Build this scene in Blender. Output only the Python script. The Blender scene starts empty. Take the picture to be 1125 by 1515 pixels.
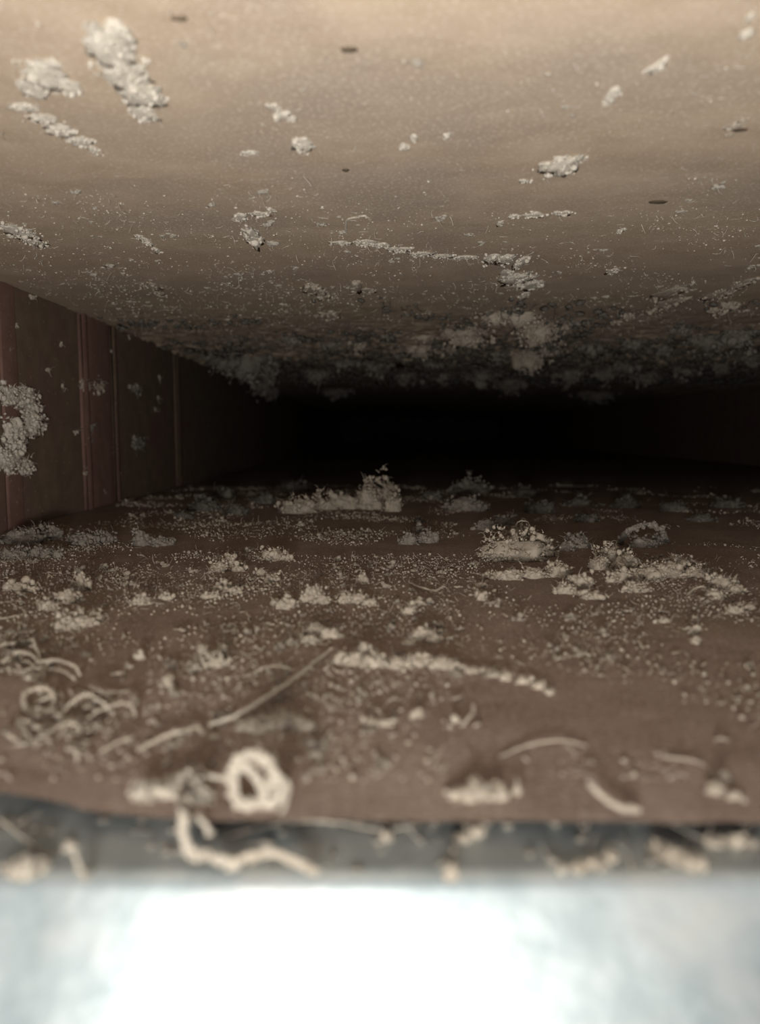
import bpy, math, random
import numpy as np
from mathutils import Vector, noise, Matrix

# ------------------------------------------------------------------ camera
F_PX = 1138.0
W_PX, H_PX = 1125, 1515
CAM = Vector((0.0, 0.0, 0.08))
PITCH = math.atan(117.5 / F_PX)
scene = bpy.context.scene
cd = bpy.data.cameras.new('camera'); cam = bpy.data.objects.new('camera', cd)
scene.collection.objects.link(cam)
cam.location = CAM
cam.rotation_euler = (math.pi / 2 - PITCH, 0, 0)
cd.sensor_fit = 'VERTICAL'; cd.sensor_height = 36.0
cd.lens = F_PX / H_PX * 36.0
cd.clip_start = 0.003; cd.clip_end = 20
cd.dof.use_dof = True; cd.dof.focus_distance = 0.50; cd.dof.aperture_fstop = 7.5
scene.camera = cam

# ------------------------------------------------------------------ light
world = bpy.data.worlds.new('world'); scene.world = world; world.use_nodes = True
bg = world.node_tree.nodes['Background']
bg.inputs[0].default_value = (0.80, 0.88, 1.0, 1); bg.inputs[1].default_value = 0.30
ld = bpy.data.lights.new('phone_flash', 'AREA'); ld.shape = 'DISK'; ld.size = 0.060
ld.energy = 4.0; ld.color = (1.0, 0.955, 0.90)
lo = bpy.data.objects.new('phone_flash', ld); scene.collection.objects.link(lo)
lo.location = (-0.02, -0.088, 0.036); lo.rotation_euler = (math.radians(143), 0, 0)
vs = scene.view_settings
vs.view_transform = 'Standard'; vs.look = 'None'; vs.gamma = 1; vs.use_curve_mapping = False
vs.exposure = -0.03

rnd = random.Random(11)
npr = np.random.default_rng(11)
Z_CEIL = 0.20
X_LEFT, X_RIGHT = -0.303, 0.92
Y_FRONT, Y_BACK = 0.165, 6.0
Z_LIP = -0.0045

# ------------------------------------------------------------------ materials
def mat(name, c1, c2, scale=60, rough=0.9, metallic=0.0, bump=0.3, bscale=900, bdist=0.0006,
        speck=None, speck_scale=500, speck_t=0.62, c3=None, c3scale=8, stretch=(1, 1, 1)):
    m = bpy.data.materials.new(name); m.use_nodes = True
    nt = m.node_tree; N = nt.nodes; L = nt.links
    b = N['Principled BSDF']; b.inputs['Roughness'].default_value = rough
    b.inputs['Metallic'].default_value = metallic
    try: b.inputs['Specular IOR Level'].default_value = 0.25 if metallic == 0 else 0.5
    except Exception: pass
    tc = N.new('ShaderNodeTexCoord'); mp = N.new('ShaderNodeMapping'); mp.inputs['Scale'].default_value = stretch
    L.new(tc.outputs['Object'], mp.inputs['Vector'])
    def nz(s, det=5, r=0.6):
        n = N.new('ShaderNodeTexNoise'); n.inputs['Scale'].default_value = s
        n.inputs['Detail'].default_value = det; n.inputs['Roughness'].default_value = r
        L.new(mp.outputs[0], n.inputs['Vector']); return n
    def ramp(src, a, bb):
        r = N.new('ShaderNodeMapRange'); r.inputs['From Min'].default_value = a; r.inputs['From Max'].default_value = bb
        L.new(src, r.inputs['Value']); return r.outputs[0]
    def mix(fac, A, B):
        x = N.new('ShaderNodeMix'); x.data_type = 'RGBA'
        L.new(fac, x.inputs[0])
        for s, v in ((6, A), (7, B)):
            if isinstance(v, tuple): x.inputs[s].default_value = (*v, 1)
            else: L.new(v, x.inputs[s])
        return x.outputs[2]
    col = mix(ramp(nz(scale).outputs[0], 0.35, 0.65), c1, c2)
    if c3: col = mix(ramp(nz(c3scale, 3).outputs[0], 0.48, 0.66), col, c3)
    if speck: col = mix(ramp(nz(speck_scale, 3).outputs[0], speck_t, speck_t + 0.06), col, speck)
    L.new(col, b.inputs['Base Color'])
    bn = nz(bscale, 6, 0.7)
    bp = N.new('ShaderNodeBump'); bp.inputs['Strength'].default_value = bump; bp.inputs['Distance'].default_value = bdist
    L.new(bn.outputs[0], bp.inputs['Height']); L.new(bp.outputs[0], b.inputs['Normal'])
    return m

M_CEIL = mat('dusty_tan_board', (0.46, 0.36, 0.26), (0.54, 0.43, 0.32), scale=35, bump=0.5, bscale=1400,
             speck=(0.62, 0.53, 0.42), speck_scale=600, speck_t=0.56, c3=(0.42, 0.34, 0.27), stretch=(1, 1, 1))
M_FLOOR = mat('dusty_red_brown_sheet', (0.20, 0.142, 0.112), (0.27, 0.205, 0.167), scale=45, bump=0.9, bscale=700, bdist=0.001,
              speck=(0.36, 0.29, 0.24), speck_scale=650, speck_t=0.55, c3=(0.25, 0.19, 0.145), c3scale=10)
M_WALL = mat('rust_brown_wall', (0.14, 0.10, 0.07), (0.18, 0.13, 0.09), scale=50, bump=0.6, bscale=500,
             speck=(0.36, 0.29, 0.23), speck_scale=260, speck_t=0.66, c3=(0.16, 0.095, 0.08), c3scale=14)
M_WALL_RED = mat('red_brown_wall', (0.17, 0.095, 0.075), (0.21, 0.125, 0.10), scale=50, bump=0.6, bscale=500,
             speck=(0.36, 0.27, 0.23), speck_scale=260, speck_t=0.66)
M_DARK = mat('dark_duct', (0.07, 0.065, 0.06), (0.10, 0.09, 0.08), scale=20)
M_ZINC = mat('dusty_galvanised_metal', (0.24, 0.28, 0.285), (0.35, 0.385, 0.385), scale=90, rough=0.40, metallic=0.62, bump=0.25,
             bscale=120, bdist=0.0008, c3=(0.37, 0.38, 0.365), c3scale=30)
M_LINT = mat('pale_lint', (0.38, 0.325, 0.255), (0.48, 0.42, 0.34), scale=300, bump=1.0, bscale=2500, bdist=0.0006)
M_LINT_W = mat('whitish_lint', (0.58, 0.525, 0.435), (0.68, 0.63, 0.54), scale=250, bump=1.0, bscale=2500, bdist=0.0006)
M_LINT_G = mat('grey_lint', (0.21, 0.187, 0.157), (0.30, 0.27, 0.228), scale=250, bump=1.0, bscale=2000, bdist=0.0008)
M_LINT_SHADE = mat('shade_dark_lint', (0.085, 0.076, 0.064), (0.16, 0.145, 0.122), scale=45, bump=1.0, bscale=1500, bdist=0.0008)  # lint with the shade deep in the duct put into its colour
M_ROPE = mat('cream_lint', (0.40, 0.35, 0.285), (0.50, 0.45, 0.37), scale=300, bump=1.0, bscale=2500, bdist=0.0006)
M_CHIP = mat('dark_chip', (0.07, 0.05, 0.033), (0.10, 0.075, 0.05), scale=300)

# ------------------------------------------------------------------ helpers
COL = scene.collection
def build(name, verts, faces, m, parent=None, smooth=True):
    me = bpy.data.meshes.new(name); me.from_pydata(verts, [], faces); me.update()
    me.materials.append(m)
    if smooth: me.polygons.foreach_set('use_smooth', [True] * len(me.polygons))
    o = bpy.data.objects.new(name, me); COL.objects.link(o)
    if parent: o.parent = parent
    return o
def tag(o, label=None, cat=None, group=None, kind=None):
    if label: o['label'] = label
    if cat: o['category'] = cat
    if group: o['group'] = group
    if kind: o['kind'] = kind
    return o
def box(x0, x1, y0, y1, z0, z1, V, Fc):
    b = len(V)
    V += [(x0,y0,z0),(x1,y0,z0),(x1,y1,z0),(x0,y1,z0),(x0,y0,z1),(x1,y0,z1),(x1,y1,z1),(x0,y1,z1)]
    Fc += [tuple(b+i for i in f) for f in ((3,2,1,0),(4,5,6,7),(0,1,5,4),(1,2,6,5),(2,3,7,6),(3,0,4,7))]

def ray(px, py):
    v = Vector(((px - W_PX/2) / F_PX, 1.0, -(py - H_PX/2) / F_PX))
    c, s = math.cos(PITCH), math.sin(PITCH)
    return Vector((v.x, v.y*c + v.z*s, -v.y*s + v.z*c))
def on(px, py, surf):
    """the place on a surface of the duct that a feature of the photo sits on"""
    d = ray(px, py)
    if surf == 'ceil': t = (Z_CEIL - CAM.z) / d.z
    elif surf == 'floor': t = -CAM.z / d.z
    elif surf == 'lip': t = (Z_LIP - CAM.z) / d.z
    elif surf == 'left': t = (X_LEFT - CAM.x) / d.x
    else: raise ValueError(surf)
    return CAM + d * t

def ico(sub):
    import bmesh
    bm = bmesh.new(); bmesh.ops.create_icosphere(bm, subdivisions=sub, radius=1.0)
    v = np.array([q.co[:] for q in bm.verts]); f = [tuple(w.index for w in q.verts) for q in bm.faces]
    bm.free(); return v, np.array(f)
ICO = {k: ico(k) for k in (1, 2, 3)}

class Mesh:
    def __init__(s): s.v = []; s.f = []; s.n = 0
    def add(s, v, f):
        s.v.append(v); s.f.append(f + s.n); s.n += len(v)
    def build(s, name, m, parent=None, origin=None):
        v = np.concatenate(s.v); f = np.concatenate(s.f)
        o0 = np.array(origin) if origin is not None else np.zeros(3)
        o = build(name, (v - o0).tolist(), f.tolist(), m, parent)
        if origin is not None and parent is None: o.location = origin
        return o

def grain(M, c, r, sub=1, jit=0.28, squash=(1,1,1)):
    v, f = ICO[sub]
    k = 1 + npr.uniform(-jit, jit, (len(v), 1))
    q = npr.normal(size=(3, 3)); q, _ = np.linalg.qr(q)
    vv = (v * k * npr.uniform(0.7, 1.3, 3)) @ q.T * np.array(squash) * r + np.array(c)
    M.add(vv, f)
def tube(M, pts, r0, r1=None, sides=3):
    if r1 is None: r1 = r0
    P = np.array(pts, float); n = len(P)
    T = np.gradient(P, axis=0); T /= (np.linalg.norm(T, axis=1, keepdims=True) + 1e-12)
    up = np.array([0.13, 0.21, 0.97]); A = np.cross(T, up); A /= (np.linalg.norm(A, axis=1, keepdims=True) + 1e-9)
    B = np.cross(T, A); V = []
    for i in range(n):
        r = r0 + (r1 - r0) * i / (n - 1)
        for k in range(sides):
            a = 2*math.pi*k/sides; V.append(P[i] + r*(math.cos(a)*A[i] + math.sin(a)*B[i]))
    Fs = []
    for i in range(n-1):
        for k in range(sides):
            a = i*sides+k; b = i*sides+(k+1) % sides
            Fs += [(a, b, b+sides), (a, b+sides, a+sides)]
    M.add(np.array(V), np.array(Fs))
def curl(start, direction, length, wob, n=9):
    p = np.array(start, float); d = np.array(direction, float); d /= np.linalg.norm(d) + 1e-9
    pts = [p.copy()]; ax = npr.normal(size=3); ax /= np.linalg.norm(ax)
    for i in range(n-1):
        d = d + wob*np.cross(ax, d) + 0.25*wob*npr.normal(size=3); d /= np.linalg.norm(d)
        p = p + d*length/(n-1); pts.append(p.copy())
    return pts

def lump_geo(px, py, w, h, surf, flat=False, dens=1.0):
    """a tuft of lint: geometry of grains + loose fibres, sized from its width and height in the photo"""
    up = {'floor': 1, 'lip': 1, 'ceil': -1, 'left': 0}[surf]
    G = Mesh(); FB = Mesh()
    if surf == 'left':
        c = on(px, py, surf); s = c.y / F_PX
        rx, ry, rz = 0.012, w*s*s*F_PX/abs(X_LEFT)*0.5, h*s*0.5
        rx = min(0.016, rz*0.5); base = c
        axis = 0; upv = np.array([1.0, 0, 0])
    else:
        if flat:
            a = on(px, py - h/2, surf); b = on(px, py + h/2, surf); c = on(px, py, surf)
            s = c.y / F_PX
            rx, ry, rz = w*s*0.5, abs(a.y-b.y)*0.5, min(w, h)*s*0.20
            base = c
        else:
            yb = py + h/2 if up > 0 else py - h/2
            c = on(px, yb, surf); s = c.y / F_PX
            rx, rz = w*s*0.5, h*s*0.95; ry = min(rx*0.7, rz*1.3)
            base = c + Vector((0, ry*0.5, 0))
        upv = np.array([0, 0, float(up)])
    base = np.array(base)
    npx = max(w*h, 60)
    s_px = base[1] / F_PX
    ng = int(np.clip(npx/11*dens, 10, 340))
    for i in range(ng):
        u = npr.normal(size=3); u /= np.linalg.norm(u); u *= npr.uniform(0.15, 1) ** 0.45
        if surf == 'left': u[0] = abs(u[0]); 
        else: u[2] = abs(u[2]) * up
        # noisy outline
        k = 0.78 + 0.75*noise.noise(Vector(u*1.7) + Vector((px*0.37, py*0.21, w)))
        p = base + u*np.array([rx, ry, rz])*k
        r = s_px*np.clip(npr.lognormal(0.55, 0.42), 0.9, 0.16*min(w, 90)+1.6)
        if flat: r *= npr.uniform(0.6, 1.15)
        if flat: r = min(r, rz*0.9+0.0004)
        grain(G, p, r, 1 if r/s_px < 3.2 else 2, 0.13 if flat else 0.26)
        if npr.random() < (0.12 if flat else 0.6):
            d = u + 0.6*npr.normal(size=3) + upv*0.25
            tube(FB, curl(p, d, s_px*npr.uniform(4, 13), npr.uniform(0.1, 0.65), 7), s_px*npr.uniform(0.35, 0.75), s_px*0.25)
    # inner body so that the tuft is not see-through
    v, f = ICO[3 if npx > 700 else 2]
    k = np.array([0.72 + 0.55*noise.noise(Vector(q*2.3) + Vector((py, px, 3.1))) + 0.22*noise.noise(Vector(q*6.0)) for q in v])[:, None]
    vv = v*k*np.array([rx, ry, rz])*(1.05 if flat else 0.85)
    if surf == 'left': vv[:, 0] = np.maximum(vv[:, 0], -0.001)
    elif up > 0: vv[:, 2] = np.maximum(vv[:, 2], -0.0005)
    else: vv[:, 2] = np.minimum(vv[:, 2], 0.0005)
    G.add(vv + base, f)
    return G, FB, base

def clump(name, label, surf, blobs, m=None, cat='dust clump', group=None, flat=False, dens=1.0):
    m = m or M_LINT
    if len(blobs) == 1:
        G, FB, base = lump_geo(*blobs[0], surf, flat, dens)
        o = G.build(name, m, None, tuple(base)); tag(o, label, cat, group)
        if FB.n:
            f = FB.build('loose_fibres', m, o, tuple(base)); tag(f, kind='stuff')
        return o
    gs = [lump_geo(b[0], b[1], b[2]*(1.45 if flat else 1.42), b[3]*(1.35 if flat else 1.05), surf, flat, dens) for b in blobs]
    base = np.mean([g[2] for g in gs], axis=0)
    e = bpy.data.objects.new(name, None); COL.objects.link(e); e.location = base; e.empty_display_size = 0.01
    tag(e, label, cat, group)
    FA = Mesh()
    for G, FB, b in gs:
        G.build('tuft', m, e, tuple(base))
        for v in FB.v: pass
        if FB.n: FA.add(np.concatenate(FB.v), np.concatenate(FB.f))
    if FA.n: tag(FA.build('loose_fibres', m, e, tuple(base)), kind='stuff')
    return e

def strand(name, label, pts, r_px, m=None, cat='lint strand', group=None, fuzz=0):
    """pts: (px, py, surface, height above it in mm)"""
    m = m or M_LINT; P = []
    for px, py, surf, hh in pts:
        p = on(px, py, surf)
        up = -1 if surf == 'ceil' else 1
        if hh:
            # raised points keep their apparent place
            d = ray(px, py); z = {'ceil': Z_CEIL, 'floor': 0.0, 'lip': Z_LIP}[surf] + up*hh*0.001
            p = CAM + d*((z - CAM.z)/d.z)
        P.append(np.array(p))
    P = np.array(P)
    # Catmull-Rom
    Q = []; E = np.vstack([2*P[0]-P[1], P, 2*P[-1]-P[-2]])
    for i in range(1, len(E)-2):
        for t in np.linspace(0, 1, 7, endpoint=False):
            a, b, c, d = E[i-1], E[i], E[i+1], E[i+2]
            Q.append(0.5*((2*b)+(-a+c)*t+(2*a-5*b+4*c-d)*t*t+(-a+3*b-3*c+d)*t**3))
    Q.append(P[-1]); Q = np.array(Q); s = Q[:, 1].mean()/F_PX
    M = Mesh(); r = r_px*s*0.78
    Q = Q + npr.normal(size=Q.shape)*r*0.22
    base = tuple(P.mean(axis=0))
    for q in range(1 if r_px < 1.2 else 3):
        off = npr.normal(size=3)*r*0.45 if q else 0
        tube(M, Q + off, r*(0.9 if q == 0 else 0.6), r*0.5, 6)
    for i in range(int(len(Q)*fuzz)):
        p = Q[npr.integers(len(Q))] + npr.normal(size=3)*r*0.4
        grain(M, p, r*npr.uniform(0.35, 0.95), 1, 0.3)
    o = M.build(name, m, None, base); tag(o, label, cat, group)
    return o

# ------------------------------------------------------------------ the duct
def slab(name, x0, x1, ys, z, thick, up, m, amp=0.0006, nx=150, front=None):
    """a long sheet with an uneven dusty face (z) and a flat far face"""
    xs = np.linspace(x0, x1, nx); V = []; Fc = []; ny = len(ys)
    for j, y in enumerate(ys):
        for x in xs:
            yy = y
            if front: yy = y + (front(x) - ys[0]) * max(0, 1 - (y - ys[0]) / 0.05)
            n = noise.fractal(Vector((x*14, yy*14, z*9)), 1.0, 2.0, 4)
            n2 = noise.noise(Vector((x*160, yy*160, 4)))
            zz = z + amp*n + amp*0.35*n2
            if up < 0 and y > 0.72:      # thick matted lint makes the ceiling ragged further in
                k = min(1.0, (y - 0.72)/0.5)
                zz -= k*0.007*max(0, 0.35 + noise.fractal(Vector((x*60, yy*75, 5)), 0.6, 2.1, 6))
            V.append((x, yy, zz))
    for j in range(ny-1):
        for i in range(nx-1):
            a = j*nx+i; q = (a, a+1, a+nx+1, a+nx)
            Fc.append(q if up > 0 else q[::-1])
    # rim and back
    per = [i for i in range(nx)] + [j*nx+nx-1 for j in range(1, ny)] + [(ny-1)*nx+i for i in range(nx-2, -1, -1)] + [j*nx for j in range(ny-2, 0, -1)]
    b = len(V)
    # the front rim is undercut, so the cut edge shades itself
    for p in per: V.append((V[p][0], V[p][1] + (0.006 if (up > 0 and p < nx) else 0), z - up*thick))
    k = len(per); c0 = len(V)
    for p in per: V.append(V[p])        # own rim corners keep the cut crisp
    for i in range(k):
        q = (c0+i, b+i, b+(i+1) % k, c0+(i+1) % k); Fc.append(q if up > 0 else q[::-1])
    Fc.append(tuple(b+i for i in (range(k-1, -1, -1) if up > 0 else range(k))))
    o = build(name, V, Fc, m); tag(o, kind='structure'); return o
ys = np.concatenate([np.linspace(Y_FRONT, 0.5, 110), np.linspace(0.5, 1.3, 170)[1:], np.linspace(1.3, Y_BACK, 40)[1:]])
# wavy cut edge of the brown sheet, read off the photo
EDGE = [(-300, 1160), (0, 1172), (60, 1182), (130, 1200), (200, 1209), (300, 1214), (450, 1212), (600, 1213), (800, 1214), (950, 1216), (1125, 1220), (1500, 1222)]
EX = [on(a, b, 'floor') for a, b in EDGE]
def front_edge(x):
    return float(np.interp(x, [e.x for e in EX], [e.y for e in EX])) + 0.0006*noise.noise(Vector((x*90, 1, 2)))
ysf = np.concatenate([[Y_FRONT], ys[1:]])
slab('floor', X_LEFT, X_RIGHT, ysf, 0.0, 0.0028, 1, M_FLOOR, 0.0008, 220, front_edge)
slab('ceiling', X_LEFT, X_RIGHT, np.concatenate([np.linspace(0.10, Y_FRONT, 10)[:-1], ys]), Z_CEIL, 0.006, -1, M_CEIL, 0.0006, 280)

V = []; Fc = []; box(X_LEFT-0.008, X_LEFT-0.0015, 0.10, Y_BACK, -0.0028, Z_CEIL+0.006, V, Fc)
wl = build('wall_left', V, Fc, M_WALL, smooth=False); tag(wl, kind='structure')
def wy(px): return 0.0 + abs(X_LEFT) / ((W_PX/2+2 - px)/F_PX)
def wall_piece(name, y0, y1, proud, m):
    V = []; Fc = []
    n = max(2, int((y1-y0)/0.01)); 
    n = min(n, 60); nz = 16
    for j in range(nz+1):
        for i in range(n+1):
            y = y0+(y1-y0)*i/n; z = 0.0005+(Z_CEIL-0.001)*j/nz
            e = 0.6 if i in (0, n) else 1
            V.append((X_LEFT + proud*e + 0.0005*noise.noise(Vector((y*30, z*30, 7))), y, z))
    for j in range(nz):
        for i in range(n):
            a = j*(n+1)+i; Fc.append((a, a+n+1, a+n+2, a+1))
    b = len(V); box(X_LEFT-0.0015, X_LEFT-0.0010+proud*0.3, y0, y1, 0.0005, Z_CEIL-0.0005, V, Fc)
    return build(name, V, Fc, m, wl)
w1 = wall_piece('panel', 0.10, wy(8), 0.0005, M_WALL)
wall_piece('panel', wy(12), wy(33), 0.002, M_WALL_RED)['label'] = 'reddish panel strip beside the pale lint flake'
wall_piece('panel', wy(35), wy(124), 0.0, M_WALL)
wall_piece('joint_strip', wy(126), wy(133), 0.006, M_WALL_RED)['label'] = 'raised vertical seam with light worn edge'
wall_piece('panel', wy(134), wy(169), 0.003, M_WALL_RED)['label'] = 'narrow red-brown panel between two seams'
wall_piece('joint_strip', wy(170), wy(174), 0.006, M_WALL)
wall_piece('panel', wy(175), wy(262), 0.001, M_WALL)
wall_piece('joint_strip', wy(263), wy(268), 0.006, M_WALL)
wall_piece('panel', wy(269), Y_BACK, 0.0, M_WALL)

V = []; Fc = []; box(X_RIGHT, X_RIGHT+0.007, 0.10, Y_BACK, -0.0028, Z_CEIL+0.006, V, Fc)
tag(build('wall_right', V, Fc, M_WALL, smooth=False), kind='structure')
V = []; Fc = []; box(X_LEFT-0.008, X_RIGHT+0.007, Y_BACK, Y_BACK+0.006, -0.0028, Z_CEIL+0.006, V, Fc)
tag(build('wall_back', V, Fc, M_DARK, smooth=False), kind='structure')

# bent galvanised flange under the cut edge: level lip, rounded bend, sloping face
prof = []
yb = on(560, 1300, 'lip').y
for y in np.linspace(0.24, yb + 0.004, 18): prof.append((y, Z_LIP))
ang = math.radians(58); R = 0.005
for t in np.linspace(0, 1, 10)[1:]:
    a = ang*t; prof.append((yb + 0.004 - R*math.sin(a), Z_LIP - R*(1-math.cos(a))))
y0, z0 = prof[-1]
for t in np.linspace(0, 1, 26)[1:]: prof.append((y0 - 0.095*t*math.cos(ang), z0 - 0.095*t*math.sin(ang)))
xs = np.linspace(X_LEFT, 0.42, 200); V = []; Fc = []; n = len(prof)
for i, x in enumerate(xs):
    for j, (y, z) in enumerate(prof):
        w = 0.0007*noise.noise(Vector((x*30, y*20, z*20)))+0.0012*noise.noise(Vector((x*11, y*6, 1)))
        V.append((x, y - w*0.8, z + w*0.6 if j > 5 else z))
m_ = len(V)
for i, x in enumerate(xs):
    for j, (y, z) in enumerate(prof): 
        a = V[i*n+j]; V.append((a[0], a[1]+0.0006, a[2]-0.0010))
for i in range(len(xs)-1):
    for j in range(n-1):
        a = i*n+j; Fc.append((a, a+1, a+n+1, a+n)); b = m_+a; Fc.append((b, b+n, b+n+1, b+1))
fl = build('metal_flange', V, Fc, M_ZINC)
tag(fl, 'pale grey galvanised sheet metal flange in the foreground, blown out white by the light', 'flange')

# ------------------------------------------------------------------ lint on the ceiling
Wt, Gy = M_LINT_W, M_LINT_G
FL = dict(flat=True, m=Wt, surf='ceil')
def C(label, *blobs, **k):
    a = dict(FL); a.update(k); return clump('dust_clump', label, a.pop('surf'), list(blobs), **a)
C('largest white lint patch on the ceiling, long and lumpy, at the upper left', (165,70,52,66), (178,48,30,34), (182,105,56,44), (205,135,50,40), (212,165,30,28), (225,140,30,20))
C('pale rounded lint patch left of the largest white ceiling patch', (65,112,44,40), (50,130,34,28), (100,125,30,26), (78,95,26,18))
C('ragged ridge of lint on the ceiling below the pale rounded patch at far left', (35,158,36,12), (62,175,36,14), (90,193,36,18), (120,208,34,14), (138,220,14,14))
C('small bright lint tuft on ceiling by the left border, above the rust wall', (30,343,38,24), (50,356,24,16))
C('thin slanting lint flake under the small dark ceiling chip', (405,158,18,10), (418,170,22,12), (432,176,14,8))
C('soft faint lint patch left of the ceiling centre, above the double tuft', (447,214,34,26))
C('short horizontal white lint dash on the ceiling, left of the soft faint patch', (370,226,34,9))
C('hooked double lint tuft on the ceiling with a drop below it', (356,321,16,12), (384,316,28,8), (402,311,12,8), (374,350,22,28))
C('brightest compact white lint tuft on the right of the ceiling', (832,245,44,30), (806,244,18,8), (776,268,14,6))
C('small white lint tuft on ceiling, above and right of the brightest tuft', (908,138,16,20), (901,150,14,12))
C('white lint fleck at the top right corner of the ceiling', (1106,48,16,16), (1110,24,10,14))
C('pair of slanting white lint flecks above the ceiling centre', (612,203,12,12), (598,217,14,12))
C('single slim white lint fleck right of the slanting pair', (662,200,11,16))
C('pale faint lint fleck near the top right of the ceiling', (975,97,16,22), (958,104,10,8))
C('broken horizontal row of white lint dashes above the long ridge', (762,320,16,7), (790,318,28,8), (832,315,26,9), (740,331,10,7))
C('long thin ridge of lint running across the ceiling centre', (505,359,32,6), (540,359,34,10), (565,363,26,8), (592,369,34,9), (625,376,34,7), (655,379,30,6), (690,381,34,6))
C('comb-like frayed lint tuft ending the long ceiling ridge', (728,383,24,14), (748,384,22,16), (770,388,16,20))
C('spiky star-shaped lint tuft below the comb-like frayed tuft', (765,412,44,18), (786,422,30,14), (775,438,12,12), (750,405,20,12))
C('small oval lint tuft on the right of the ceiling below the white dashes', (906,401,22,12))
C('small greenish-white lint fleck right of the broken white dashes', (919,341,15,9))
C('upright crumbly lint tuft on the ceiling at right', (992,432,30,22), (984,450,22,18), (1002,446,18,14), m=M_LINT)
C('spread crumbly lint tuft nearest the right border on the ceiling', (1062,436,30,14), (1078,430,20,12), (1098,420,20,18), m=M_LINT)
C('branching little lint fleck on the left of the ceiling', (206,350,12,8), (218,357,14,12), (232,370,10,10))
C('lint fleck on the ceiling above the upper wall corner', (228,424,16,12), (236,434,14,8), m=M_LINT)
C('greyish lint fleck left of the centre of the ceiling shade edge', (465,428,26,16), (480,436,16,12), m=M_LINT)
C('pale wedge-shaped lint fleck at the centre of the ceiling shade edge', (527,424,18,18), (545,430,24,7), m=M_LINT)
C('dim flat lint patch with brown shadow above the dark middle', (488,467,30,12), (470,468,10,6), m=M_LINT)
C('smeared lint streak by the dark mark at the right border of ceiling', (1085,186,26,10), (1098,178,20,8), (1082,198,8,6), m=M_LINT)
K = dict(flat=False, m=M_LINT)
C('largest crumbly lint mass hanging from the ceiling right of centre', (735,474,40,26), (775,478,52,30), (800,500,60,46), (785,540,44,46), (815,520,34,26), (825,490,36,22), **K)
C('rounded grey lint lump hanging left of the largest hanging mass', (688,503,60,36), (664,518,24,18), (700,484,16,14), **K)
C('small grey lint lump hanging, second to the left of the largest hanging mass', (620,522,44,26), (628,502,38,14), **K)
C('small rounded lint lump hanging above the dark middle', (532,514,30,22), **K)
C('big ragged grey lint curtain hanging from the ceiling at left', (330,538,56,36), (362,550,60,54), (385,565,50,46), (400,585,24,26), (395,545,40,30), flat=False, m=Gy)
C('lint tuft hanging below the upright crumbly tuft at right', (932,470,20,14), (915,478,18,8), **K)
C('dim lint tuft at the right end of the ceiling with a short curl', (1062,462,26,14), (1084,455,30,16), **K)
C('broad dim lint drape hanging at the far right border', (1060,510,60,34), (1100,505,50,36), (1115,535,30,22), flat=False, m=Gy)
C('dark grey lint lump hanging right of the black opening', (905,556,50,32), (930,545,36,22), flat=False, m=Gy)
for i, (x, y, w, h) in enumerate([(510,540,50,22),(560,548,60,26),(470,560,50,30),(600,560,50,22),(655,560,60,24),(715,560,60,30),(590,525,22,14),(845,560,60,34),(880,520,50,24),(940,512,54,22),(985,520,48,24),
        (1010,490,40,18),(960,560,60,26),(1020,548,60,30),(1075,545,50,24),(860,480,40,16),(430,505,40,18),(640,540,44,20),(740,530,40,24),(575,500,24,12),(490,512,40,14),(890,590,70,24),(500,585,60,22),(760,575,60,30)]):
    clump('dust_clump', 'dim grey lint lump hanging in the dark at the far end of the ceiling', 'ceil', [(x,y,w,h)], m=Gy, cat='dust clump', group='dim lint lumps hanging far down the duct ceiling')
strand('lint_strand', 'thick grey arch of lint, eyebrow-like, behind the long curly heap', [(918,802,'floor',2),(930,786,'floor',12),(955,776,'floor',16),(978,784,'floor',12),(986,800,'floor',2)], 6, Gy, fuzz=3)
strand('lint_strand', 'thin curled lint thread on the ceiling above the long ridge', [(512,345,'ceil',0.4),(514,326,'ceil',0.5),(528,322,'ceil',0.6),(540,320,'ceil',0.6),(550,326,'ceil',0.3)], 1.6, Wt, fuzz=1)
strand('lint_strand', 'short curl of lint at the right end of the ceiling', [(1074,455,'ceil',1),(1078,468,'ceil',6),(1082,478,'ceil',10)], 1.6, M_LINT, fuzz=1)
for (x, y, w, h, lb) in [(517,73,24,8,'small dark brown chip at the top centre of the ceiling'), (265,27,22,6,'faint dark chip at the top of the ceiling, right of the largest white patch'),
        (512,251,12,5,'tiny dark chip on the ceiling midway between the top chip and the long ridge'), (973,299,26,5,'faint dark horizontal mark right of the brightest white tuft'), (1095,191,24,6,'dark mark beside the smeared lint streak at right')]:
    c = on(x, y, 'ceil'); a = on(x, y-h/2, 'ceil'); b = on(x, y+h/2, 'ceil'); G = Mesh()
    v, f = ICO[2]; k = 1 + npr.uniform(-0.2, 0.2, (len(v), 1))
    G.add(v*k*np.array([w*c.y/F_PX/2, abs(a.y-b.y)/2, 0.0007]) + np.array(c), f)
    tag(G.build('dark_chip', M_CHIP, None, tuple(c)), lb, 'chip')

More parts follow.
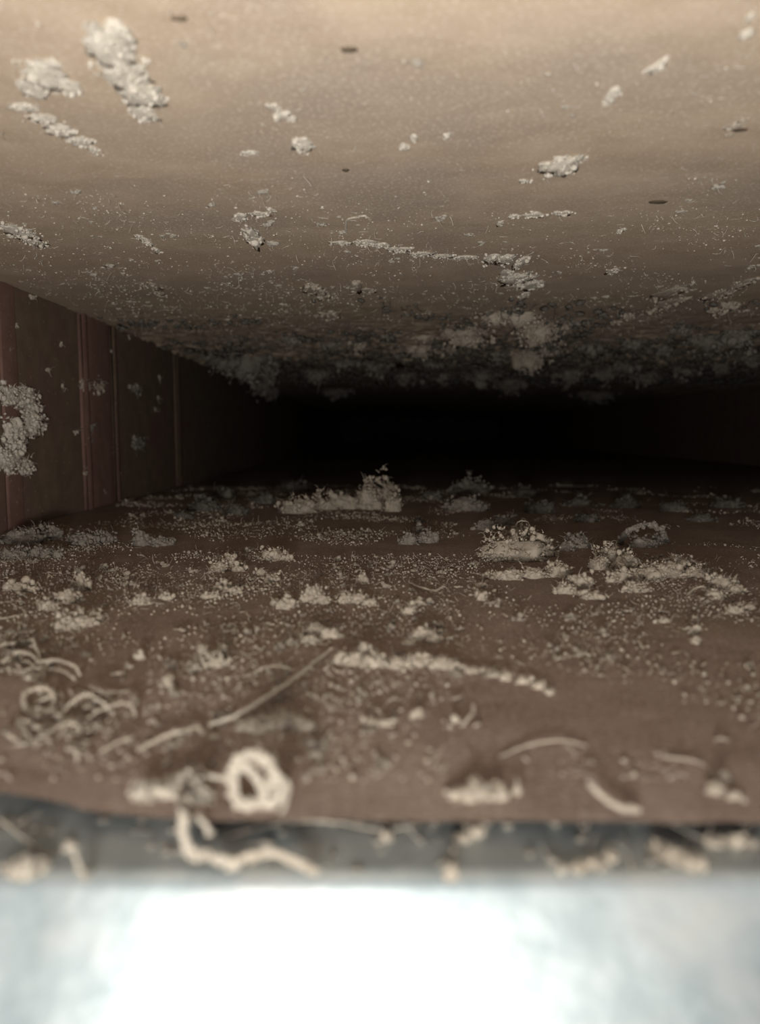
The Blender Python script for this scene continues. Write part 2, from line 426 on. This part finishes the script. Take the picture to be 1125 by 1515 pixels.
# ------------------------------------------------------------------ lint on the left wall
clump('lint_flake', 'large pale ragged lint flake stuck to the left wall at the border', 'left', [(12,585,34,40),(38,590,26,44),(18,640,34,60),(46,625,24,60),(10,680,40,44),(34,690,24,34)], m=M_LINT_W, cat='lint flake', dens=1.3)
clump('dust_clump', 'blurry grey tuft on the first raised wall seam', 'left', [(140,573,26,26),(124,570,12,24)], m=M_LINT)
clump('dust_clump', 'blurry grey tuft low on the wall past the second seam', 'left', [(203,655,30,24)], m=Gy)
clump('dust_clump', 'slim tuft on the first wall seam, below the blurry seam tuft', 'left', [(133,632,8,26),(130,655,10,16)], m=Gy)
clump('dust_clump', 'dim tuft high on the wall past the second seam', 'left', [(197,575,24,20)], m=Gy)
clump('dust_clump', 'little lint tuft at the top corner of the left wall', 'left', [(46,439,14,10)], m=M_LINT)
for (x, y) in [(24,482),(12,519),(90,510),(92,572),(233,590),(228,605),(160,668),(152,730),(112,640),(70,548),(175,700),(125,700),(163,520),(190,500),(235,560)]:
    clump('wall_speck', 'tiny lint speck stuck on the brown left wall', 'left', [(x,y,rnd.uniform(4,8),rnd.uniform(5,9))], m=M_LINT, cat='lint speck', group='lint specks on the left wall', dens=0.6)

# ------------------------------------------------------------------ lint on the floor
def D(label, *blobs, m=None, **k): return clump('dust_clump', label, 'floor', list(blobs), m=m or M_LINT, **k)
D('tall peaked lint ridge standing in front of the black opening', (440,745,54,28), (478,740,50,28), (515,738,46,30), (548,728,40,50), (567,724,36,50), (582,738,26,36))
D('dim grey lint mound right of the tall peaked ridge', (694,742,56,26), (680,748,30,14), m=Gy)
D('darkest lint mound behind the dim grey mound', (700,716,76,30), m=Gy)
D('big wiry round lint mound right of centre with brown underside', (768,806,90,46), (732,810,44,30), (806,806,36,32), (770,785,44,22), (745,798,36,24), dens=1.3)
D('low dim tuft behind the wiry round mound', (722,774,34,20), (748,768,34,18), m=Gy)
D('spiky grey tuft between the wiry mound and the arched tuft', (858,796,40,28), (838,806,30,18), m=Gy)
D('low grey lint tuft lying under the thick grey arch of lint', (955,800,44,20), (975,796,24,18), m=Gy)
D('long curly lint heap at right, left-hand part behind the loops', (905,815,44,30), (888,830,30,26), (930,828,44,30), (925,850,44,26), (945,868,44,18), dens=1.2)
D('light lint heap at right with pointed top and shadowed underside', (990,838,56,32), (1010,828,36,28), (1035,845,44,20), (965,845,44,22), dens=1.2)
D('light round tuft ending the lint heap near the right border', (1075,858,44,30), (1062,876,30,22), (1092,868,24,18))
D('low curly lint row in front of the wiry round mound', (755,848,50,20), (790,845,40,20), (828,842,40,24), (862,856,40,28), (840,868,40,20), (880,878,40,16), dens=1.1)
D('small rounded tuft in front of the left end of the curly row', (714,880,18,18), (712,864,16,12))
D('lint tuft in the middle behind the speckled floor, split in two', (605,795,30,22), (632,792,34,22), (620,780,16,16), m=Gy)
D('spiky lint tuft at left centre on the dark floor', (322,836,26,22), (340,828,26,24), (352,838,20,16))
D('grey tuft right of the spiky left centre tuft', (405,818,40,22), (425,822,20,14))
D('long lint bank along the left wall foot, nearest the border', (30,790,60,30), (70,786,40,24), (15,815,40,26), (55,815,50,20), (84,816,18,20), m=Gy)
D('oblong grey lint tuft at the foot of the left wall', (125,794,50,24), (150,790,34,26), m=Gy)
D('boxy dim lint tuft right of the oblong wall foot tuft', (208,792,28,30), (235,798,40,18), m=Gy)
D('low lint row at the left border above the curly tangle', (20,864,44,16), (45,868,24,12))
D('upright fuzzy tuft left, behind the broad pale tuft', (118,856,28,34), (95,880,44,26), (68,892,30,22))
D('broad pale tuft at left in front of the upright fuzzy tuft', (110,916,56,26), (135,910,30,22), (95,924,40,16))
D('small bright tuft left of centre among the speckles', (206,886,32,20), (246,882,18,14))
D('zigzag lint tuft below the spiky left centre tuft', (330,862,26,20), (345,872,30,14), (310,880,34,12))
D('light tuft between zigzag tuft and the peaked twin tuft', (403,850,22,18), (385,844,20,14))
D('peaked light tuft, left of the middle of the speckled floor', (462,876,40,30), (478,884,24,18), (422,890,30,20), (408,888,18,14))
D('knobbly light tuft just right of the peaked tuft', (510,882,22,20), (530,882,30,20), (548,890,24,12))
D('small pointed tuft behind the knobbly light tuft', (536,851,24,26))
D('slanting light tuft right of the knobbly tuft', (620,890,26,14), (606,900,24,16))
D('low spread tuft with prickly top left of the pale loaf tuft', (465,930,30,20), (490,936,36,18), (458,944,30,18))
D('pale loaf-shaped tuft at the centre of the floor', (625,938,46,18), (640,944,30,12), (606,950,24,10))
D('long wavy lint ridge across the centre, left half with a peak', (538,958,18,32), (520,972,36,26), (552,974,40,26), (502,972,20,20), dens=1.2)
D('long wavy lint ridge across the centre, right half', (590,980,36,20), (620,976,36,22), (650,980,34,22), (675,984,26,20), dens=1.1)
D('low arc of lint continuing right of the long ridge', (700,990,28,14), (730,996,32,14), (750,1000,20,14), (775,1006,24,12), (800,1012,26,14), (814,1022,14,12))
D('pointed bright tuft left, beside the long hair', (302,966,22,30), (318,976,36,22), (292,980,26,20), (328,962,14,20))
D('small conical tuft left of the pointed bright tuft', (247,1004,24,26))
D('small tuft of lint left between tangle and conical tuft', (204,968,16,16), (188,985,12,10))
D('broad soft lint drift in front of the long hair', (375,1072,60,20), (415,1064,64,24), (450,1074,40,16))
D('arched low tuft at the centre in front of the ridge', (550,1068,26,14), (570,1070,28,12))
D('small bright tuft, front centre of the floor', (617,1054,18,20), (672,1062,16,16))
D('blurred lint mound near the cut edge right of centre', (710,1168,56,28), (690,1176,50,18), (740,1174,30,18))
D('blurred upright knob of lint near the cut edge', (766,1163,18,28))
D('blurred lint heap at the cut edge, left of the looped knot', (245,1166,66,30), (272,1150,44,40), (212,1172,46,26), (290,1166,40,46), dens=1.2, m=M_ROPE)
D('small blurred knob at right near the cut edge', (1062,1168,30,16), (1090,1178,30,12))
D('low tuft row on the right floor', (986,916,18,10), (1030,915,14,10))
D('small angular tuft on right floor near the border', (1028,930,18,14), (1030,945,14,12), (1090,900,30,14), (1108,895,24,12))
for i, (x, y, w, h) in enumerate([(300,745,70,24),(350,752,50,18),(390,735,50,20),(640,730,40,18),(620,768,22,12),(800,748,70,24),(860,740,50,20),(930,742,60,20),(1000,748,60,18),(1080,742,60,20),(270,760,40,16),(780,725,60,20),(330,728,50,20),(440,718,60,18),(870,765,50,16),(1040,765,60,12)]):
    clump('dust_clump', 'lint lump coloured dark for the shade at the far end of the floor', 'floor', [(x,y,w,h)], m=M_LINT_SHADE, group='dark lint lumps far down the duct floor')  # dark lint colour stands in for shade on the far floor

S = lambda label, pts, r, **k: strand('lint_strand', label, pts, r, **k)
S('long straight hair slanting across the floor in front of the long ridge', [(310,1072,'floor',1.5),(350,1058,'floor',2),(400,1028,'floor',3),(445,996,'floor',3),(487,963,'floor',2)], 3.2, cat='hair', m=M_ROPE)
S('arched strand on the left, topmost of the curly tangle', [(0,982,'floor',1),(25,965,'floor',3),(50,972,'floor',3),(62,990,'floor',1)], 3.0, fuzz=1)
S('forked upright strand in the curly tangle at left', [(48,945,'floor',6),(56,965,'floor',3),(62,985,'floor',2),(58,1010,'floor',1),(80,1020,'floor',1)], 3.0, fuzz=1)
S('long double arch strand in the tangle at left', [(55,980,'floor',2),(85,976,'floor',4),(110,985,'floor',4),(118,998,'floor',1)], 3.2, fuzz=1)
S('lower arch strand nested under the double arch strand', [(60,990,'floor',1),(85,990,'floor',3),(105,1000,'floor',2),(112,1008,'floor',0.5)], 2.4, fuzz=1)
S('thick looping strand at the left below the tangle', [(85,1062,'floor',1),(105,1040,'floor',3),(130,1028,'floor',5),(152,1040,'floor',4),(160,1050,'floor',1)], 4.0, fuzz=1)
S('bent strand like an elbow right of the thick looping strand', [(124,1066,'floor',1),(150,1050,'floor',2),(182,1040,'floor',4),(198,1050,'floor',2),(200,1062,'floor',0.5)], 3.2, fuzz=1)
S('short crossing strand between tangle and thick looping strand', [(132,1014,'floor',2),(150,1022,'floor',2),(175,1024,'floor',1),(192,1022,'floor',1)], 2.6, fuzz=1)
S('ring-shaped strand below the tangle at left', [(38,1050,'floor',1),(35,1030,'floor',3),(55,1018,'floor',4),(78,1026,'floor',3),(76,1048,'floor',1),(50,1056,'floor',1),(38,1048,'floor',1)], 4.0, fuzz=1)
S('strand running down from the ring at the left border', [(25,1068,'floor',1),(35,1078,'floor',2),(45,1092,'floor',1),(70,1088,'floor',0.5)], 3.0, fuzz=1)
S('low stepped strand at left near the cut edge', [(150,1112,'floor',1),(170,1100,'floor',2),(195,1090,'floor',2),(205,1082,'floor',1)], 3.0, fuzz=1)
S('wavy strand running to the long hair from the left', [(205,1108,'floor',1),(240,1090,'floor',2),(265,1082,'floor',3),(290,1075,'floor',2),(300,1085,'floor',1)], 3.6, fuzz=1)
S('short strand curving over the floor left of the long ridge', [(375,995,'floor',1),(390,988,'floor',2),(410,985,'floor',2),(435,992,'floor',1)], 2.6, fuzz=1)
S('lint strand on the floor between conical tuft and long hair', [(115,1085,'floor',0.5),(117,1078,'floor',2),(105,1068,'floor',3),(60,1085,'floor',1)], 2.6, fuzz=0.6)
S('little worm-like curl in front of the ridge at centre right', [(682,1074,'floor',0.5),(692,1064,'floor',1.5),(700,1055,'floor',2),(701,1044,'floor',3)], 3.2, fuzz=0.6)
S('thin wavy strand behind the slanting light tuft', [(606,862,'floor',1),(625,870,'floor',2),(645,874,'floor',1),(658,868,'floor',2),(666,876,'floor',1)], 1.8, fuzz=0.6)
S('long thin curved thread on the right of the floor', [(740,1120,'floor',0.6),(780,1104,'floor',1),(830,1096,'floor',1.2),(868,1104,'floor',0.5)], 2.0)
S('faint bent thread on the right of the floor near the cut edge', [(982,1120,'floor',0.6),(1015,1124,'floor',1),(1042,1132,'floor',1),(1055,1152,'floor',0.5)], 2.6)
S('blurred stick-like strand near the cut edge at right', [(876,1158,'floor',5),(888,1174,'floor',3),(915,1192,'floor',2),(945,1198,'floor',1)], 6.5, fuzz=1.5)
S('thin arching thread in the heap at right', [(1018,880,'floor',1),(1030,870,'floor',3),(1045,870,'floor',3),(1056,880,'floor',1)], 2.0, fuzz=0.5)
S('loop of lint standing on the wiry round mound', [(762,780,'floor',14),(768,772,'floor',17),(780,772,'floor',17),(786,782,'floor',14)], 1.6)
S('faint strand slanting toward the left border above the tangle', [(0,915,'floor',0.6),(20,912,'floor',1),(40,905,'floor',0.6)], 2.2, fuzz=0.5)
# the looped knot
kn = strand('lint_knot', 'looped pale lint knot with two dark holes at the cut edge', [(350,1186,'floor',1),(345,1150,'floor',6),(356,1126,'floor',9),(380,1119,'floor',10),(402,1136,'floor',8),(410,1162,'floor',4),(402,1186,'floor',1),(375,1190,'floor',1),(352,1184,'floor',1)], 10, M_ROPE, cat='lint knot', fuzz=5)
def part_strand(parent, name, pts, r, m):
    o = strand(name, None, pts, r, m, cat=None, fuzz=1.5)
    o.parent = parent; o.location = Vector(o.location) - Vector(parent.location)
part_strand(kn, 'cross_strand', [(362,1132,'floor',9),(376,1148,'floor',7),(386,1164,'floor',5),(392,1182,'floor',2)], 9, M_ROPE)
part_strand(kn, 'cross_strand', [(384,1164,'floor',5),(396,1160,'floor',5),(406,1150,'floor',5)], 8, M_ROPE)
part_strand(kn, 'tail', [(395,1188,'floor',1),(412,1182,'floor',3),(426,1160,'floor',6)], 5.5, M_ROPE)
part_strand(kn, 'tail', [(418,1202,'floor',1),(424,1180,'floor',3),(427,1162,'floor',5)], 5.0, M_ROPE)
part_strand(kn, 'tail', [(300,1146,'floor',3),(320,1150,'floor',3),(342,1152,'floor',4)], 5.0, M_ROPE)

# ------------------------------------------------------------------ lint on the metal flange
T = lambda label, pts, r, m=M_ROPE, **k: strand('lint_strand', label, pts, r, m, **k)
T('thick white lint rope hanging over the cut edge onto the metal', [(268,1175,'floor',3),(272,1205,'lip',9),(270,1235,'lip',6),(285,1262,'lip',3),(315,1272,'lip',2),(352,1282,'lip',1)], 10, fuzz=1.5)
T('second thinner strand beside the thick white rope', [(292,1206,'lip',7),(304,1222,'lip',5),(314,1238,'lip',2)], 6.0, fuzz=1)
T('long arching lint strand on the metal right of the thick white rope', [(345,1278,'lip',2),(370,1268,'lip',4),(405,1264,'lip',4),(440,1278,'lip',2),(470,1294,'lip',1)], 8.0, M_LINT, fuzz=1.5)
T('short hooked strand on the metal between blob and thick rope', [(95,1256,'lip',5),(106,1252,'lip',6),(112,1268,'lip',4),(118,1285,'lip',2),(130,1300,'lip',1)], 6.0, fuzz=1)
T('thin thread lying on the metal at the left, above the round blob', [(0,1212,'lip',0.6),(25,1232,'lip',0.8),(50,1252,'lip',0.8),(72,1272,'lip',0.6)], 3.5, M_LINT)
T('long thin thread arching on the metal just under the cut edge', [(330,1240,'lip',0.8),(380,1226,'lip',1),(430,1217,'lip',1),(500,1217,'lip',1),(560,1228,'lip',0.8),(620,1222,'lip',0.6)], 2.2, M_LINT)
clump('dust_clump', 'round white lint blob on the metal at the left border', 'lip', [(30,1282,50,36),(55,1278,30,22)], m=M_ROPE)
clump('dust_clump', 'large blurred lint tuft on the metal at the right', 'lip', [(975,1248,20,22),(1000,1264,50,22),(1030,1274,50,22)], m=M_LINT)
clump('dust_clump', 'low lint row on the metal, left of the large blurred tuft', 'lip', [(880,1278,40,14),(905,1268,26,12),(860,1284,30,12)], m=M_LINT)
clump('dust_clump', 'small round white lint knob on the metal right of centre', 'lip', [(832,1283,20,16)], m=M_ROPE)
clump('dust_clump', 'blurred upright lint pile on the metal bend at the centre', 'lip', [(668,1285,24,30),(672,1266,14,18)], m=M_LINT)
clump('dust_clump', 'grey lint tuft on the metal, under the cut edge right of centre', 'lip', [(705,1228,26,20),(685,1240,26,12)], m=M_LINT)
clump('dust_clump', 'grey lint tuft on the metal near the right border', 'lip', [(1065,1246,40,14),(1092,1240,18,26),(1110,1246,30,10)], m=M_LINT)
clump('dust_clump', 'pale lint tuft on the metal touching the cut edge near centre', 'lip', [(570,1235,20,22)], m=M_LINT)

# ------------------------------------------------------------------ countable crumbs, then grit
def region(surf):
    """candidate crumb positions across a surface, clustered by a noise field"""
    while True:
        if surf == 'floor': y = 0.17 + 1.0*rnd.random()**1.25
        else: y = 0.2 + 1.1*rnd.random()**1.1
        x = rnd.uniform(-0.29, 0.56)
        if abs(x) > y*0.53 + 0.01: continue
        dens = 0.5 + 0.9*noise.noise(Vector((x*16, y*16, 2 if surf == 'floor' else 9)))
        if surf == 'floor' and x > 0.1*y: dens -= 0.25
        if surf == 'floor' and y > 0.5: dens -= 0.38
        if surf == 'floor' and y < 0.22: dens -= 0.12
        if surf == 'ceil' and x > 0: dens -= 0.15
        if surf == 'ceil' and y < 0.4: dens -= 0.38
        if rnd.random() < dens: return x, y
def crumb_proto(k):
    G = Mesh()
    for i in range(6+k): grain(G, npr.normal(size=3)*np.array([0.8, 0.5, 0.45]) , npr.uniform(0.4, 0.85), 1, 0.3)
    for i in range(4): tube(G, curl((0, 0, 0), npr.normal(size=3), 3.0, 0.4, 5), 0.13, 0.06)
    me = G.build('crumb_shape', M_LINT).data
    o = bpy.data.objects['crumb_shape']; bpy.data.objects.remove(o); return me
def scatter_crumbs(surf, count, label, group, name, m, protos, smin, smax):
    for i in range(count):
        x, y = region(surf)
        z = 0.0 if surf == 'floor' else Z_CEIL
        if surf == 'floor' and y < front_edge(x) + 0.006: continue
        s = min(smax, smin*math.exp(abs(rnd.gauss(0, 0.55))))*(0.55 + 0.9*y if y < 0.6 else 1.1)
        o = bpy.data.objects.new(name, protos[rnd.randrange(len(protos))]); COL.objects.link(o)
        o.location = (x, y, z + (0.4*s if surf == 'floor' else -0.25*s)); o.scale = (s, s, s*(0.9 if surf == 'floor' else 0.5))
        o.rotation_euler = (0, 0, rnd.uniform(0, 6.28))
        tag(o, label, 'lint crumb', group)
for i in range(46):
    x = abs(rnd.gauss(0, 100)); y = rnd.uniform(945, 1110); n = rnd.randint(3, 5); a = rnd.uniform(-0.6, 0.6); P = []
    for k in range(n):
        P.append((x, y, 'floor', 0.4 if k in (0, n-1) else rnd.uniform(0.8, 3)))
        a += rnd.uniform(-0.8, 0.8); L_ = rnd.uniform(7, 16); x += L_*math.cos(a); y += L_*math.sin(a)*0.8
    strand('lint_strand', 'short pale curl among the loose tangle of lint at the left of the floor', P, rnd.uniform(1.6, 3.4), M_LINT, group='short lint curls tangled at the left of the floor', fuzz=1.2)
for i in range(40):
    x = rnd.uniform(180, 1080); y = rnd.uniform(880, 1150); n = rnd.randint(3, 4); a = rnd.uniform(-0.8, 0.8); P = []
    for k in range(n):
        P.append((x, y, 'floor', 0.3 if k in (0, n-1) else rnd.uniform(0.5, 1.6)))
        a += rnd.uniform(-0.9, 0.9); L_ = rnd.uniform(4, 9); x += L_*math.cos(a); y += L_*math.sin(a)*0.7
    strand('lint_strand', 'tiny lint curl lying in the open middle or right of the floor', P, rnd.uniform(1.2, 2.4), M_LINT, group='tiny lint curls on the open floor', fuzz=0.8)
PR = [crumb_proto(k) for k in range(7)]
scatter_crumbs('floor', 300, 'small pale lint crumb lying loose on the speckled brown floor', 'pale lint crumbs scattered on the duct floor', 'lint_crumb', M_LINT, PR, 0.0009, 0.0024)
PW = [crumb_proto(k) for k in range(7)]
for me in PW: me.materials[0] = M_LINT_W
scatter_crumbs('ceil', 290, 'small pale lint crumb clinging to the tan ceiling', 'pale lint crumbs clinging to the duct ceiling', 'ceiling_crumb', M_LINT_W, PW, 0.0009, 0.0030)

OCT = np.array([(1,0,0),(-1,0,0),(0,1,0),(0,-1,0),(0,0,1),(0,0,-1)], float)
OF = np.array([(0,2,4),(2,1,4),(1,3,4),(3,0,4),(2,0,5),(1,2,5),(3,1,5),(0,3,5)])
def grit(name, surf, count, label, m, smin, smax, fib):
    G = Mesh(); up = 1 if surf == 'floor' else -1; z = 0.0 if surf == 'floor' else Z_CEIL
    for i in range(count):
        x, y = region(surf)
        if surf == 'floor' and y < front_edge(x) + 0.003: continue
        s = min(smax, smin*math.exp(abs(rnd.gauss(0, 0.6))))*(0.5 + 0.8*min(y, 1.0))
        q, _ = np.linalg.qr(npr.normal(size=(3, 3)))
        v = (OCT*npr.uniform(0.5, 1.5, (6, 1))) @ q.T * s
        if up < 0: v[:, 2] *= 0.5
        G.add(v + np.array([x, y, z + up*s*0.5]), OF)
    for i in range(fib):
        x, y = region(surf)
        if surf == 'floor' and y < front_edge(x) + 0.006: continue
        d = npr.normal(size=3); d[2] = up*abs(d[2])*0.5
        pts = np.array(curl((x, y, z + up*0.0003), d, rnd.uniform(0.002, 0.007)*(0.5+y), rnd.uniform(0.1, 0.6), 6))
        pts[:, 2] = np.maximum(pts[:, 2], 0.0003) if up > 0 else np.minimum(pts[:, 2], Z_CEIL-0.0003)
        tube(G, pts, 0.00022*(0.5+y), 0.00012)
    o = G.build(name, m); tag(o, label, 'grit', kind='stuff')
grit('floor_grit', 'floor', 17000, 'fine pale grit and fibres strewn over the brown floor', M_LINT, 0.00038, 0.0013, 2200)
grit('ceiling_grit', 'ceil', 8500, 'fine pale grit and fibres clinging to the tan ceiling', M_LINT_W, 0.00034, 0.0013, 1800)

# matted lint furring the far ceiling; its dark colour paints in the shade
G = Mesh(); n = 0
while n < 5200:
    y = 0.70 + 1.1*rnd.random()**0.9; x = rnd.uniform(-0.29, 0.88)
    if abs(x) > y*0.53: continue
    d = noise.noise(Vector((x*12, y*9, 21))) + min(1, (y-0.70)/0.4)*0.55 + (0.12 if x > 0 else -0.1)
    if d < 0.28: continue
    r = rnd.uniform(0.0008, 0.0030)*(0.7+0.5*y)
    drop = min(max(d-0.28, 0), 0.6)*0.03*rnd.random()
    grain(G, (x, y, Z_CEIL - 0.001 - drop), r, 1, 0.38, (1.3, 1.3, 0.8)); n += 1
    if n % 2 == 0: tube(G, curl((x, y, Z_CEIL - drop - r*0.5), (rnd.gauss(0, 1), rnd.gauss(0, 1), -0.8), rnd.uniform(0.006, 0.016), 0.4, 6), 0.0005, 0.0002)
tag(G.build('shade_matted_lint', M_LINT_SHADE), 'matted lint furring over the far part of the ceiling, coloured dark for the shade there', 'matted lint', kind='stuff')

# soft fluff and short fibres lying on the metal lip
G = Mesh()
for i in range(170):
    y = rnd.uniform(0.1405, 0.162); x = rnd.uniform(-0.09, 0.09)
    if rnd.random() > 0.55 + 0.9*noise.noise(Vector((x*60, y*60, 3))): continue
    r = rnd.uniform(0.0003, 0.0011)
    grain(G, (x, y, Z_LIP + r*0.4), r, 1, 0.3, (1.5, 1, 0.6))
    if i % 3 == 0:
        pts = np.array(curl((x, y, Z_LIP + 0.0005), (rnd.gauss(0, 1), rnd.gauss(0, 0.5), 0.2), rnd.uniform(0.003, 0.009), 0.4, 6))
        pts[:, 2] = np.maximum(pts[:, 2], Z_LIP + 0.0003); tube(G, pts, 0.00028, 0.00015)
tag(G.build('flange_fluff', M_LINT_G), 'soft grey fluff thinly strewn over the metal lip', 'fluff', kind='stuff')
